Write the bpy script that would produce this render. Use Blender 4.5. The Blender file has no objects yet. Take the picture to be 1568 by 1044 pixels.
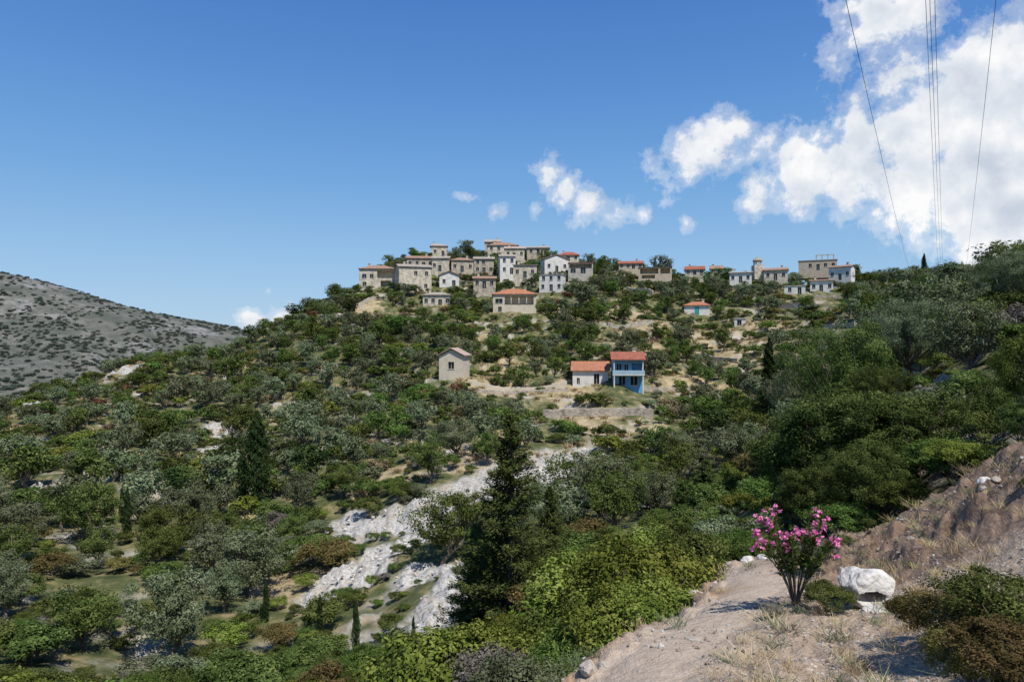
import bpy, math, numpy as np, random
from mathutils import Vector
random.seed(4); RNG=np.random.default_rng(11)
S=bpy.context.scene; C=S.collection
S.view_settings.view_transform='Standard'; S.view_settings.look='None'; S.view_settings.exposure=0
F=1045.0
def U(px): return (px-784)/F
def V(py): return (522-py)/F
# ---------------------------------------------------------------- noise
def _h(ix,iy,s):
    h=(ix*374761393+iy*668265263+s*1442695041)&0xFFFFFFFF
    h=((h^(h>>13))*1274126177)&0xFFFFFFFF
    h=((h^(h>>16))*668265263)&0xFFFFFFFF
    return ((h^(h>>15))&0xFFFFFF)/float(0xFFFFFF)
def vn(x,y,s=0):
    ix=np.floor(x).astype(np.int64); iy=np.floor(y).astype(np.int64)
    fx=x-ix; fy=y-iy; fx=fx*fx*fx*(fx*(fx*6-15)+10); fy=fy*fy*fy*(fy*(fy*6-15)+10)
    a=_h(ix,iy,s);b=_h(ix+1,iy,s);c=_h(ix,iy+1,s);d=_h(ix+1,iy+1,s)
    return (a+(b-a)*fx)*(1-fy)+(c+(d-c)*fx)*fy
def fbm(x,y,o=4,s=0):
    t=0;a=.5;n=0
    for i in range(o):
        t=t+a*vn(x,y,s+i*7);n+=a;a*=.5;x=x*2.03+5.1;y=y*2.03+1.7
    return t/n-.5
def ss(a,b,x):
    t=np.clip((x-a)/(b-a),0,1); return t*t*(3-2*t)
# ---------------------------------------------------------------- terrain
cols={
 -500:[(6,-3.5),(15,-9),(30,-15),(60,-19),(100,-19),(130,-20),(200,-60)],
 0:[(6,-4.2),(15,-9.5),(30,-15.2),(45,-16.5),(65,-16.2),(90,-15.5),(125,-13.4),(170,-42)],
 200:[(6,-4.2),(15,-9.5),(32,-16.2),(48,-17.5),(70,-17.3),(95,-14.4),(125,-9.5),(150,-5.3),(200,-45)],
 400:[(6,-4.2),(15,-9.5),(33,-16.4),(50,-18.1),(72,-17.8),(100,-15.1),(130,-9.7),(160,-2.8),(182,2.6),(240,-35)],
 500:[(100,-14),(150,-3),(180,6),(203,11.5),(260,-20)],
 600:[(6,-4),(14,-8.6),(28,-14.2),(45,-16.3),(60,-16),(85,-14.5),(120,-9),(160,0.3),(195,13.2),(222,22),(245,26),(320,-10)],
 700:[(7,-4),(14,-7.6),(24,-12),(40,-14.5),(55,-14.7),(75,-12.8),(110,-8.2),(150,0.3),(195,13.4),(230,24.6),(262,32),(340,5)],
 784:[(7,-4),(10,-5.1),(18,-8.4),(26,-10.6),(45,-14.1),(62,-13.5),(80,-12.1),(115,-8.6),(150,0.3),(180,9),(225,22),(265,33),(340,10)],
 950:[(7,-3.45),(9,-3.9),(12,-5.2),(18,-7.8),(30,-10.4),(45,-12.2),(60,-13.1),(85,-12.9),(108,-8.1),(150,0.3),(185,11),(225,20.9),(255,26),(340,5)],
 1150:[(6.5,-3.25),(8.7,-3.56),(11,-3.98),(15.5,-4.87),(20,-6.8),(30,-9.2),(45,-10.3),(75,-11.3),(100,-9.4),(118,-7.7),(150,0.3),(190,11),(228,19),(320,5)],
 1350:[(6.5,-3.2),(8.5,-3.5),(10,-3.75),(11.3,-4.0),(13,-4.05),(20,-5.3),(28,-4.6),(45,-3),(70,0),(120,4),(190,14),(225,19.5),(320,5)],
 1450:[(6,-2.9),(9,-3.3),(10.6,-3.5),(12.5,-3.15),(20,-4.2)],
 1568:[(5,-2.5),(8.5,-2.95),(10,-2.8),(12,-2.12),(18,-2.6),(28,-1.5),(45,1),(80,6),(150,14),(220,21),(320,10)],
 1950:[(5,-2),(10,-.9),(30,3),(100,14),(200,26),(320,20)],
}
pts=[]
for px,l in cols.items():
    for d,z in l: pts.append((U(px)*d,d,z))
for th in (-140,-90,90,140,180):
    t=math.radians(th); k=1 if th>0 else -1
    for r,z in ((4,-1.7),(12,0.5*k-.5),(50,10*k),(200,28*k),(1000,50),(4000,60)): pts.append((r*math.sin(t),r*math.cos(t),z))
for a in range(8):
    t=a*math.pi/4; pts.append((1*math.sin(t),1*math.cos(t),-1.65))
    pts.append((3*math.sin(t),3*math.cos(t),-2.1))
for px,v in ((-700,.13),(-300,.12),(0,.102),(100,.077),(200,.049),(290,.030),(345,.022),(400,.005),(500,-.025),(800,-.03),(1200,-.03),(1568,-.03)):
    u=U(px); pts.append((u*2600,2600,v*2600)); pts.append((u*1900,1900,(v*.45-.045)*1900)); pts.append((u*1200,1200,-.12*1200))
    pts.append((u*3600,3600,v*.3*2600)); pts.append((u*6000,6000,-100))
    pts.append((u*600,600,-90))
pts=np.array(pts,float)
def feat(x,y):
    r=np.maximum(np.hypot(x,y),.6); return np.stack([2.2*x/r,2.2*y/r,np.log(r)],-1),r
fp,rp=feat(pts[:,0],pts[:,1]); sp=pts[:,2]/rp
K=np.sqrt(((fp[:,None]-fp[None])**2).sum(-1)+.1**2)
n=len(fp); M=np.zeros((n+4,n+4)); M[:n,:n]=-K+np.eye(n)*2e-3; Pm=np.c_[np.ones(n),fp]; M[:n,n:]=Pm; M[n:,:n]=Pm.T
W=np.linalg.solve(M,np.r_[sp,np.zeros(4)])
edge_y=np.array([0,4,7.2,8.7,11.5,15,17.5,30]); edge_x=np.array([-1.4,-.8,.1,1.15,3.0,4.5,6.2,20])
def H(x,y):
    x=np.atleast_1d(np.asarray(x,float)); y=np.atleast_1d(np.asarray(y,float)); out=np.empty(x.shape)
    for i in range(0,len(x),20000):
        xa=x[i:i+20000]; ya=y[i:i+20000]; f,r=feat(xa,ya)
        k=np.sqrt(((f[:,None]-fp[None])**2).sum(-1)+.01)
        z=(-k@W[:n]+W[n]+f@W[n+1:])*r
        e=np.interp(ya,edge_y,edge_x)+ .35*fbm(xa*1.3,ya*1.3,3,3)*2
        near=(1-ss(17,22,r))*(r>2)
        z-=near*1.1*ss(0.0,.5,e-xa)*ss(4,7,ya)
        z+=near*.06*np.exp(-((e-xa+.2)/.35)**2)*fbm(xa*4,ya*4,3,8)*4
        trk=ss(.15,.5,xa-e)*(1-ss(1.7,2.3,xa-e))
        z+=near*(1-.8*trk)*(.10*fbm(xa*1.6,ya*1.6,4,21)*2+.045*fbm(xa*8,ya*8,3,22)*2)-near*trk*.10
        bank=near*ss(10.2,11.8,ya+ .25*(xa-7))*ss(5.0,6.8,xa)
        z+=bank*(.40*np.abs(fbm(xa*1.1,ya*1.1,4,31))*2-.16+.24*fbm(xa*3.5,ya*3.5,4,32)*2+.08*np.abs(fbm(xa*11,ya*11,3,33))*2)
        m=ss(18,40,r)*(1-ss(300,500,r))
        z+=m*(2.0*fbm(xa/16,ya/16,3,41)+1.0*fbm(xa/4.5,ya/4.5,3,42))
        tm=ss(85,110,r)*(1-ss(260,320,r))*ss(-75,-40,xa)
        st=2.3; q=z/st+.5*fbm(xa/30,ya/30,2,50); fl=np.floor(q); fr=q-fl
        z+=tm*.75*st*(ss(.55,.95,fr)-fr)
        fm=ss(700,1500,r)
        g=np.abs(fbm(xa/300+ya/900,ya/600,4,61))
        z+=fm*(-150*(0.18-g)*ss(2900,2000,ya)+14*fbm(xa/90,ya/90,4,62))
        out[i:i+20000]=z
    return out
def h1(x,y): return float(H([x],[y])[0])
def sight(px,py,d0=4,d1=290,offs=0.0):
    """ground point on a bearing / elevation"""
    t=np.exp(np.linspace(math.log(d0),math.log(d1),700)); x=U(px)*t; g=H(x,t)+offs-V(py)*t
    w=np.nonzero(g>0)[0]
    i=w[0] if len(w) else int(np.argmax(g/t))
    return float(x[i]),float(t[i])
# masks
def blobs(lst): return [(*sight(px,py,20 if r>.99 else 4),r) for px,py,r in lst]
ROCK=blobs([(890,700,4.0),(850,712,4),(800,725,4),(750,745,4),(700,765,3.8),(655,785,3.2),(610,800,3.0),(560,805,2.8),(600,845,2.4),(560,870,2.2),(520,880,1.8),(650,880,2.2),(685,905,2.0),(680,940,1.8),(850,745,2.6),(640,820,2.2),(530,795,2.0),(340,650,2.6),(325,690,2.2),(440,620,2.4),(190,565,3.6),(150,730,1.8),(160,690,1.6),(40,620,2),(90,590,2),(80,750,1.8),(20,820,1.6),(500,900,1.8)])
SOIL=blobs([(760,670,4),(740,700,4),(580,740,3.4),(470,850,3),(440,900,2.6),(480,900,2.4),(430,640,3.6),(310,720,2.6),(900,650,4),(350,560,5),(960,480,5),(1010,505,6),(1100,520,8),(1150,545,9),(860,600,6),(760,600,6),(780,560,5),(1060,590,6),(1200,575,8),(900,630,5),(980,530,7),(850,480,4),(1180,500,7),(740,520,4),(1000,445,5),(1050,550,5),(1240,600,4),(1230,540,4),(560,470,4),(260,600,3),(120,640,2.2),(380,560,3),(1000,660,3)])
def mask(lst,x,y,nz=.6,f=.35):
    m=np.zeros(np.shape(x))
    nn=fbm(np.asarray(x)*f,np.asarray(y)*f,4,77)*nz*2
    for cx,cy,r in lst: m=np.maximum(m,1.35-np.hypot(x-cx,(y-cy)*.8)/r)
    return ss(.1,.5,m+nn)
# ---------------------------------------------------------------- materials
def mat(name):
    m=bpy.data.materials.new(name); m.use_nodes=True; nt=m.node_tree; nt.nodes.clear(); return m,nt
def N(nt,t,**k):
    n=nt.nodes.new(t)
    for a,b in k.items():
        if hasattr(n,a): setattr(n,a,b)
        else: n.inputs[a.replace('_',' ')].default_value=b
    return n
def ramp(nt,src,stops,interp='LINEAR'):
    r=nt.nodes.new('ShaderNodeValToRGB'); r.color_ramp.interpolation=interp
    e=r.color_ramp.elements
    while len(e)<len(stops): e.new(.5)
    for i,(p,c) in enumerate(stops):
        e[i].position=p; e[i].color=(*c,1) if len(c)==3 else c
    nt.links.new(src,r.inputs[0]); return r.outputs[0]
def mixc(nt,f,a,b,mode='MIX'):
    m=nt.nodes.new('ShaderNodeMix'); m.data_type='RGBA'; m.blend_type=mode
    for s,v in ((0,f),(6,a),(7,b)):
        if hasattr(v,'is_linked'): nt.links.new(v,m.inputs[s])
        elif isinstance(v,(int,float)): m.inputs[s].default_value=v
        else: m.inputs[s].default_value=(*v,1)
    return m.outputs[2]
def math_(nt,op,a,b=None,c=None,clamp=False):
    m=nt.nodes.new('ShaderNodeMath'); m.operation=op; m.use_clamp=clamp
    for i,v in enumerate((a,b,c)):
        if v is None: continue
        if hasattr(v,'is_linked'): nt.links.new(v,m.inputs[i])
        else: m.inputs[i].default_value=v
    return m.outputs[0]
def noise(nt,vec,scale,detail=4,rough=.55,dist=0):
    n=nt.nodes.new('ShaderNodeTexNoise'); n.inputs['Scale'].default_value=scale; n.inputs['Detail'].default_value=detail
    n.inputs['Roughness'].default_value=rough; n.inputs['Distortion'].default_value=dist
    if vec is not None: nt.links.new(vec,n.inputs['Vector'])
    return n.outputs[0]
def finish(nt,col,rough=.9,bump=None,bstr=.5,bdist=.1,spec=.2):
    b=nt.nodes.new('ShaderNodeBsdfPrincipled'); o=nt.nodes.new('ShaderNodeOutputMaterial')
    if hasattr(col,'is_linked'): nt.links.new(col,b.inputs['Base Color'])
    else: b.inputs['Base Color'].default_value=(*col,1)
    b.inputs['Roughness'].default_value=rough; b.inputs['Specular IOR Level'].default_value=spec
    if bump is not None:
        bp=nt.nodes.new('ShaderNodeBump'); bp.inputs['Strength'].default_value=bstr; bp.inputs['Distance'].default_value=bdist
        nt.links.new(bump,bp.inputs['Height']); nt.links.new(bp.outputs[0],b.inputs['Normal'])
    nt.links.new(b.outputs[0],o.inputs[0]); return b
gm,nt=mat('ground_mat')
g=N(nt,'ShaderNodeNewGeometry'); pos=g.outputs['Position']
def attr(nt,n):
    a=nt.nodes.new('ShaderNodeAttribute'); a.attribute_name=n; return a.outputs['Fac']
n2=noise(nt,pos,.6,6,.65); n3=noise(nt,pos,4,5,.7); n4=noise(nt,pos,22,4,.7)
grass=ramp(nt,n2,[(.36,(.05,.065,.024)),(.5,(.10,.11,.042)),(.6,(.22,.185,.09)),(.74,(.34,.28,.18))])
soil=ramp(nt,n2,[(.34,(.16,.155,.065)),(.46,(.31,.25,.135)),(.6,(.43,.34,.21)),(.75,(.48,.41,.31))])
col=mixc(nt,attr(nt,'soil'),grass,soil)
sep=N(nt,'ShaderNodeSeparateXYZ'); nt.links.new(g.outputs['Normal'],sep.inputs[0])
steep=math_(nt,'MULTIPLY',ramp(nt,sep.outputs[2],[(.62,(1,1,1)),(.84,(0,0,0))]),attr(nt,'hill'))
wallc=ramp(nt,n3,[(.3,(.17,.145,.11)),(.6,(.38,.345,.29)),(.8,(.50,.47,.42))])
col=mixc(nt,math_(nt,'MULTIPLY',steep,.65),col,wallc)
rockc=ramp(nt,n3,[(.34,(.15,.135,.11)),(.45,(.38,.36,.325)),(.6,(.54,.52,.48)),(.8,(.66,.64,.61))])
rockc=mixc(nt,ramp(nt,n2,[(.52,(0,0,0)),(.66,(.8,.8,.8))]),rockc,(.36,.29,.21))
col=mixc(nt,attr(nt,'rock'),col,rockc)
dirt=ramp(nt,n3,[(.28,(.22,.155,.105)),(.5,(.37,.28,.20)),(.75,(.49,.39,.30))])
dirt=mixc(nt,.5,dirt,ramp(nt,n4,[(.3,(.18,.125,.085)),(.52,(.40,.305,.22)),(.72,(.62,.55,.47))]))
vor=N(nt,'ShaderNodeTexVoronoi'); vor.inputs['Scale'].default_value=14; nt.links.new(pos,vor.inputs['Vector'])
peb=math_(nt,'MULTIPLY',ramp(nt,vor.outputs['Distance'],[(.20,(1,1,1)),(.30,(0,0,0))]),ramp(nt,noise(nt,pos,1.5,3),[(.42,(0,0,0)),(.56,(1,1,1))]))
dirt=mixc(nt,math_(nt,'MULTIPLY',peb,.8),dirt,(.60,.57,.52))
col=mixc(nt,attr(nt,'dirt'),col,dirt)
col=mixc(nt,math_(nt,'MULTIPLY',attr(nt,'track'),.9),col,ramp(nt,n3,[(.3,(.41,.315,.23)),(.7,(.57,.465,.36))]))
bankc=ramp(nt,n3,[(.3,(.11,.072,.05)),(.5,(.235,.16,.113)),(.7,(.33,.24,.17))])
col=mixc(nt,attr(nt,'bank'),col,bankc)
col=mixc(nt,attr(nt,'ochre'),col,ramp(nt,n3,[(.3,(.26,.15,.07)),(.7,(.46,.29,.15))]))
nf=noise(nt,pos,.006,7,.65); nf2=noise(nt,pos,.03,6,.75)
farb=ramp(nt,nf,[(.35,(.085,.09,.07)),(.52,(.15,.145,.12)),(.64,(.25,.24,.225))])  # mountain ground tones, distance haze mixed into the base colour
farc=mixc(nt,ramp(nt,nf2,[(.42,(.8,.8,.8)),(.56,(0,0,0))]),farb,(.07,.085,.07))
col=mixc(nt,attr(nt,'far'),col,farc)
hb=math_(nt,'ADD',math_(nt,'MULTIPLY',n3,.8),math_(nt,'MULTIPLY',n4,.3))
finish(nt,col,.95,hb,.85,.13)
# ---------------------------------------------------------------- mesh helper (all quads)
def quadmesh(name,v,q,mats,mi=None,attrs=None,smooth=False):
    me=bpy.data.meshes.new(name); v=np.asarray(v,np.float32); q=np.asarray(q,np.int32)
    me.vertices.add(len(v)); me.vertices.foreach_set('co',v.ravel())
    me.loops.add(q.size); me.loops.foreach_set('vertex_index',q.ravel())
    me.polygons.add(len(q)); me.polygons.foreach_set('loop_start',np.arange(0,q.size,4,dtype=np.int32))
    for m in mats: me.materials.append(m)
    if mi is not None: me.polygons.foreach_set('material_index',np.asarray(mi,np.int32))
    me.update(calc_edges=True)
    if smooth: me.polygons.foreach_set('use_smooth',np.ones(len(q),bool))
    for k,a in (attrs or {}).items():
        at=me.attributes.new(k,'FLOAT','POINT'); at.data.foreach_set('value',np.asarray(a,np.float32))
    return me
def obj(name,me,loc=(0,0,0),rot=(0,0,0),scale=(1,1,1),parent=None):
    o=bpy.data.objects.new(name,me); o.location=loc; o.rotation_euler=rot; o.scale=scale
    if parent: o.parent=parent
    C.objects.link(o); return o
def empty(name,loc=(0,0,0),rot=(0,0,0)):
    o=bpy.data.objects.new(name,None); o.location=loc; o.rotation_euler=rot; o.empty_display_size=.5; C.objects.link(o); return o
th=np.radians(np.r_[np.linspace(-180,-48,60,endpoint=False),np.linspace(-48,48,820,endpoint=False),np.linspace(48,180,60,endpoint=False)])
rr=np.r_[.0,.8,1.6,np.exp(np.linspace(math.log(2.4),math.log(7000),740))]
T,R=np.meshgrid(th,rr); X=(R*np.sin(T)).ravel(); Y=(R*np.cos(T)).ravel(); Z=H(X,Y)
rk=mask(ROCK,X,Y)
Z+=rk*(np.abs(fbm(X/2.2,Y/2.2,4,91))*3.6-.6)*ss(25,35,np.hypot(X,Y))
nr,nc=R.shape; idx=np.arange(nr*nc).reshape(nr,nc); a=idx[:-1,:]; b=idx[1:,:]
q=np.stack([a,b,np.roll(b,-1,1),np.roll(a,-1,1)],-1).reshape(-1,4)[:, ::-1]
Rr=np.hypot(X,Y); e=np.interp(Y,edge_y,edge_x)
nb=fbm(X*.8,Y*.8,4,101)
dirt=(1-ss(17,20,Rr+nb*3))*ss(-.9,-.1,X-e+nb*1.5)*(Y>0)
track=dirt*ss(.1,.5,X-e+nb*.6)*(1-ss(1.5,2.1,X-e+nb*1.2))
bank=dirt*ss(9.8,11.0,Y+.25*(X-7)+nb*1.4)*ss(4.8,6.2,X+nb)
ochx,ochy=sight(1075,905,8,16); och=ss(.9,.3,np.hypot(X-ochx,(Y-ochy)*.7)+nb*.8)
cut=dirt*ss(.35,.1,np.abs(X-e+.05)+nb*.3)*.55
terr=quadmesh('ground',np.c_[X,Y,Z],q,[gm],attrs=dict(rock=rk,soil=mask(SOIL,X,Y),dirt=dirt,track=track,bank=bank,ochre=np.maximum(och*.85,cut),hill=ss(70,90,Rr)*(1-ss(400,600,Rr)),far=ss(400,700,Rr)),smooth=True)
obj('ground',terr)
# ---------------------------------------------------------------- foliage
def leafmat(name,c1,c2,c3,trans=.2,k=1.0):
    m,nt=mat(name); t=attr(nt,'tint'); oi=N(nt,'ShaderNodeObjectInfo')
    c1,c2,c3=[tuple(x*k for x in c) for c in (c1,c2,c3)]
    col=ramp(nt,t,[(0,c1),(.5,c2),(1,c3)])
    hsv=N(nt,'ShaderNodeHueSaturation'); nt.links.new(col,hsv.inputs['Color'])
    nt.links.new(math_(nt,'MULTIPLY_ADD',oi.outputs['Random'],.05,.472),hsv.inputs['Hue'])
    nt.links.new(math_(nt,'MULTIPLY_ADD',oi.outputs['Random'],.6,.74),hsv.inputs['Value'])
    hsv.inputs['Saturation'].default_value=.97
    b=N(nt,'ShaderNodeBsdfDiffuse'); o=N(nt,'ShaderNodeOutputMaterial'); nt.links.new(hsv.outputs[0],b.inputs['Color'])
    if trans>0:
        tr=N(nt,'ShaderNodeBsdfTranslucent'); ms=N(nt,'ShaderNodeMixShader'); ms.inputs[0].default_value=trans
        nt.links.new(hsv.outputs[0],tr.inputs[0]); nt.links.new(b.outputs[0],ms.inputs[1]); nt.links.new(tr.outputs[0],ms.inputs[2]); nt.links.new(ms.outputs[0],o.inputs[0])
    else: nt.links.new(b.outputs[0],o.inputs[0])
    return m
L_olive=leafmat('olive_leaf',(.055,.070,.034),(.13,.158,.080),(.22,.25,.145))
L_maq=leafmat('maquis_leaf',(.026,.044,.010),(.082,.115,.028),(.16,.195,.053))
L_lime=leafmat('lime_leaf',(.05,.072,.012),(.135,.17,.027),(.235,.26,.055))
L_dark=leafmat('dark_leaf',(.012,.024,.008),(.030,.050,.016),(.07,.10,.03),.12)
L_oak=leafmat('oak_leaf',(.018,.030,.008),(.055,.080,.020),(.14,.17,.045),.15)
L_fir=leafmat('fir_needles',(.028,.05,.016),(.075,.12,.034),(.17,.225,.06),.2)
L_green=leafmat('green_leaf',(.03,.058,.012),(.083,.13,.027),(.155,.21,.048),.25)
L_dry=leafmat('dry_leaf',(.09,.07,.035),(.19,.15,.08),(.30,.24,.14))
L_grey=leafmat('grey_leaf',(.09,.08,.065),(.18,.16,.13),(.27,.24,.21))
L_brown=leafmat('brown_leaf',(.06,.055,.018),(.13,.11,.035),(.21,.16,.06))
L_red=leafmat('reddish_leaf',(.06,.035,.018),(.15,.075,.04),(.22,.12,.07))
L_far=leafmat('mountain_scrub_leaf',(.045,.06,.045),(.07,.092,.068),(.10,.125,.095),0)  # paler, greyer green: aerial haze painted into the leaf colour
L_straw=leafmat('straw',(.24,.18,.085),(.42,.33,.17),(.56,.46,.28),0)
L_pink=leafmat('pink_petal',(.60,.10,.28),(.80,.20,.45),(.88,.38,.60),.3)
bk,nt=mat('bark'); gp=N(nt,'ShaderNodeNewGeometry'); nz=noise(nt,gp.outputs['Position'],9,3,.7)
finish(nt,ramp(nt,nz,[(.3,(.07,.055,.04)),(.7,(.24,.21,.17))]),.9,None)
def tube(pts,rad,sides=6):
    pts=np.asarray(pts,float); n=len(pts); v=[];qd=[]
    for i in range(n):
        d=pts[min(i+1,n-1)]-pts[max(i-1,0)]; d/=np.linalg.norm(d)+1e-9
        a=np.cross(d,[.3,.9,.2]); a/=np.linalg.norm(a)+1e-9; b=np.cross(d,a)
        for k in range(sides):
            t=2*math.pi*k/sides; v.append(pts[i]+rad[i]*(a*math.cos(t)+b*math.sin(t)))
    for i in range(n-1):
        for k in range(sides):
            k2=(k+1)%sides; qd.append((i*sides+k,i*sides+k2,(i+1)*sides+k2,(i+1)*sides+k))
    return np.array(v),np.array(qd)
def leaves(r,cen,nrm,size,asp,axis=None):
    n=len(cen); nrm=nrm/(np.linalg.norm(nrm,axis=1,keepdims=True)+1e-9)
    ax=r.normal(size=(n,3)) if axis is None else axis
    a=np.cross(nrm,ax); a/=np.linalg.norm(a,axis=1,keepdims=True)+1e-9; b=np.cross(nrm,a)
    if axis is not None: a,b=b,a
    s=size*r.uniform(.6,1.35,(n,1)); 
    v=np.stack([cen-a*s*.5,cen+b*s*.5*asp-a*s*.05,cen+a*s*.5,cen-b*s*.5*asp-a*s*.05],1).reshape(-1,3)
    return v,np.arange(4*n).reshape(-1,4)
class MB:
    def __init__(s): s.v=[];s.q=[];s.m=[];s.t=[];s.n=0
    def add(s,v,q,m,t):
        s.v.append(v); s.q.append(q+s.n); s.m.append(np.full(len(q),m)); s.t.append(np.broadcast_to(t,(len(v),)).copy()); s.n+=len(v)
    def mesh(s,name,mats): return quadmesh(name,np.concatenate(s.v),np.concatenate(s.q),mats,np.concatenate(s.m),dict(tint=np.concatenate(s.t)))
def crown_tree(seed,name,lm,Ht,Rad,trunk,ncl,clr,per,leaf,asp=.45,lobes=6,inner=.35,flat=.8,limbs=9,tr=.12,upb=.5,base=.0):
    r=np.random.default_rng(seed); m=MB()
    cz=trunk+(Ht-trunk)*.48; rz=(Ht-trunk)*.52
    ld=r.normal(size=(lobes,3)); ld[:,2]=np.abs(ld[:,2])*.7-.1; ld/=np.linalg.norm(ld,axis=1,keepdims=True); la=r.uniform(.5,1.,lobes)
    d=r.normal(size=(ncl,3)); d/=np.linalg.norm(d,axis=1,keepdims=True)
    if base: d[:,2]=np.where(d[:,2]<-base,-d[:,2],d[:,2])
    prof=.56+.5*np.max(la*np.exp(5*(d@ld.T-1)),axis=1)
    rad=prof*np.where(r.random(ncl)<inner,r.uniform(.2,.75,ncl),r.uniform(.8,1.02,ncl))
    cc=d*rad[:,None]*np.array([Rad,Rad,rz])+np.array([0,0,cz])
    lean=r.normal(size=2)*.06*Ht
    tp=[np.array([0,0,-.4]),np.array([lean[0]*.3,lean[1]*.3,trunk*.5]),np.array([lean[0],lean[1],max(trunk,.15*Ht)])]
    v,q=tube(tp,[tr*1.5,tr*1.05,tr*.85],7); m.add(v,q,1,.5)
    for j in r.choice(ncl,min(limbs,ncl),replace=False):
        e=cc[j]; s=tp[2]; mid=(s+e)/2+r.normal(size=3)*.08*Rad+np.array([0,0,-.05*Ht])
        v,q=tube([s,(s+mid)/2,mid,(mid+e)/2,e],[tr*.6,tr*.45,tr*.33,tr*.2,tr*.06],5); m.add(v,q,1,.5)
    cs=clr*r.uniform(.55,1.35,ncl); ct=np.clip(r.normal(.5,.24,ncl),0,1)
    k=np.repeat(np.arange(ncl),per); off=r.normal(size=(len(k),3)); off/=np.linalg.norm(off,axis=1,keepdims=True)
    off*=(r.random((len(k),1))**.45)
    cen=cc[k]+off*cs[k][:,None]*np.array([1,1,flat])
    nrm=off+d[k]*.5+np.array([0,0,upb])+r.normal(size=(len(k),3))*.6
    v,q=leaves(r,cen,nrm,leaf,asp)
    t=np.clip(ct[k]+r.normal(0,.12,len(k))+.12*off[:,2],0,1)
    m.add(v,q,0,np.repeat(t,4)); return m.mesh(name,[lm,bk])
def fir(seed,name,Ht,Rad,lm=None,leaf=.1,dens=1.0,pw=.85):
    r=np.random.default_rng(seed); m=MB(); v,q=tube([(0,0,-.4),(0.05,0,Ht*.5),(0,0,Ht)],[Ht*.022,Ht*.014,.01],7); m.add(v,q,1,.5)
    z=.06*Ht; C_=[];A_=[];T_=[]
    while z<Ht*.985:
        f=1-z/Ht; L0=Rad*(f**pw)*(1 if f<.85 else .85)
        for k in range(int(r.integers(5,8))):
            a=r.uniform(0,2*math.pi); L=L0*r.uniform(.5,1.25)+.08; up=r.uniform(.15,.6)
            dr=np.array([math.cos(a),math.sin(a),0]); p0=np.array([0,0,z])
            nseg=6; tt=np.linspace(0,1,nseg); line=p0+dr*L*tt[:,None]+np.array([0,0,1])*(up*L*(tt**1.6)-.12*L*tt)[:,None]
            if r.random()<.6: v,q=tube(line,np.linspace(.022*Ht/7+.004,.004,nseg),4); m.add(v,q,1,.4)
            nl=int(L/Rad*260*dens*(Rad/2))+25
            s=r.random(nl)**.75; c=p0+dr*L*s[:,None]+np.array([0,0,1])*(up*L*(s**1.6)-.12*L*s)[:,None]
            side=np.array([-dr[1],dr[0],0]); w=.30*L*(1.1-s)+.05
            sd=r.normal(size=nl)*.55*w; c=c+side*sd[:,None]; c[:,2]+=r.normal(size=nl)*.05*Rad/1.5+.02
            ax=dr*1.0+side*(np.sign(sd)*.7)[:,None]+np.array([0,0,.45])+r.normal(size=(nl,3))*.25
            C_.append(c);A_.append(ax);T_.append(np.clip(.2+.5*s+r.normal(0,.15,nl)+r.uniform(-.15,.15),0,1))
        z+=Ht*.025*r.uniform(.7,1.3)
    c=np.concatenate(C_);ax=np.concatenate(A_);t=np.concatenate(T_); nrm=r.normal(size=c.shape)*.7+np.array([0,-.1,.9])
    v,q=leaves(r,c,nrm,leaf,.3,ax); m.add(v,q,0,np.repeat(t,4)); return m.mesh(name,[lm or L_fir,bk])
def cypress(seed,name,Ht,Rad,n=9000,leaf=.22):
    r=np.random.default_rng(seed); m=MB(); v,q=tube([(0,0,-.4),(0,0,Ht*.5),(0,0,Ht*.95)],[Rad*.22,Rad*.15,.02],6); m.add(v,q,1,.5)
    h=r.random(n)**.85; a=r.uniform(0,2*math.pi,n)
    pr=np.interp(h,[0,.06,.25,.5,.8,1],[.35,.75,1,.88,.5,.04])
    lump=.8+.35*np.sin(a*3+h*21)*np.sin(h*33+a*2)+r.normal(0,.08,n)
    rad=Rad*pr*lump*np.where(r.random(n)<.3,r.uniform(.4,.9,n),1)
    c=np.c_[rad*np.cos(a),rad*np.sin(a),h*Ht+.1]; ax=np.c_[np.cos(a)*.35,np.sin(a)*.35,np.ones(n)]+r.normal(size=(n,3))*.2
    nrm=np.c_[np.cos(a),np.sin(a),np.full(n,.3)]+r.normal(size=(n,3))*.4
    v,q=leaves(r,c,nrm,leaf,.35,ax); m.add(v,q,0,np.repeat(np.clip(.42*lump+r.normal(0,.12,n),0,1),4)); return m.mesh(name,[L_dark,bk])
def tuft(seed,name,lm,n=70,h=.5,w=.25,lw=.05):
    r=np.random.default_rng(seed); m=MB(); b=np.c_[r.normal(size=(n,2))*w*.5,np.zeros(n)]
    tip=b+np.c_[r.normal(size=(n,2))*w,h*r.uniform(.5,1.1,n)]; sd=np.c_[r.normal(size=(n,2)),np.zeros(n)]; sd/=np.linalg.norm(sd,axis=1,keepdims=True); sd*=lw*.5
    mid=(b+tip)/2; v=np.stack([b,mid+sd,tip,mid-sd],1).reshape(-1,3); m.add(v,np.arange(4*n).reshape(-1,4),0,np.repeat(r.random(n),4)); return m.mesh(name,[lm])
def recol(me,lm):
    c=me.copy(); c.materials[0]=lm; return c
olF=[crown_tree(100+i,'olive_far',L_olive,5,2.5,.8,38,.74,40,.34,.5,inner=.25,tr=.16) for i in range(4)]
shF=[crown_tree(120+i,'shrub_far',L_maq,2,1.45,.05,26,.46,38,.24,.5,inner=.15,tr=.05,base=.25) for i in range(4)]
olM=[crown_tree(140+i,'olive_mid',L_olive,4.5,2.3,.7,75,.5,90,.17,.42,lobes=7,inner=.3,tr=.14) for i in range(4)]
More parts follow.
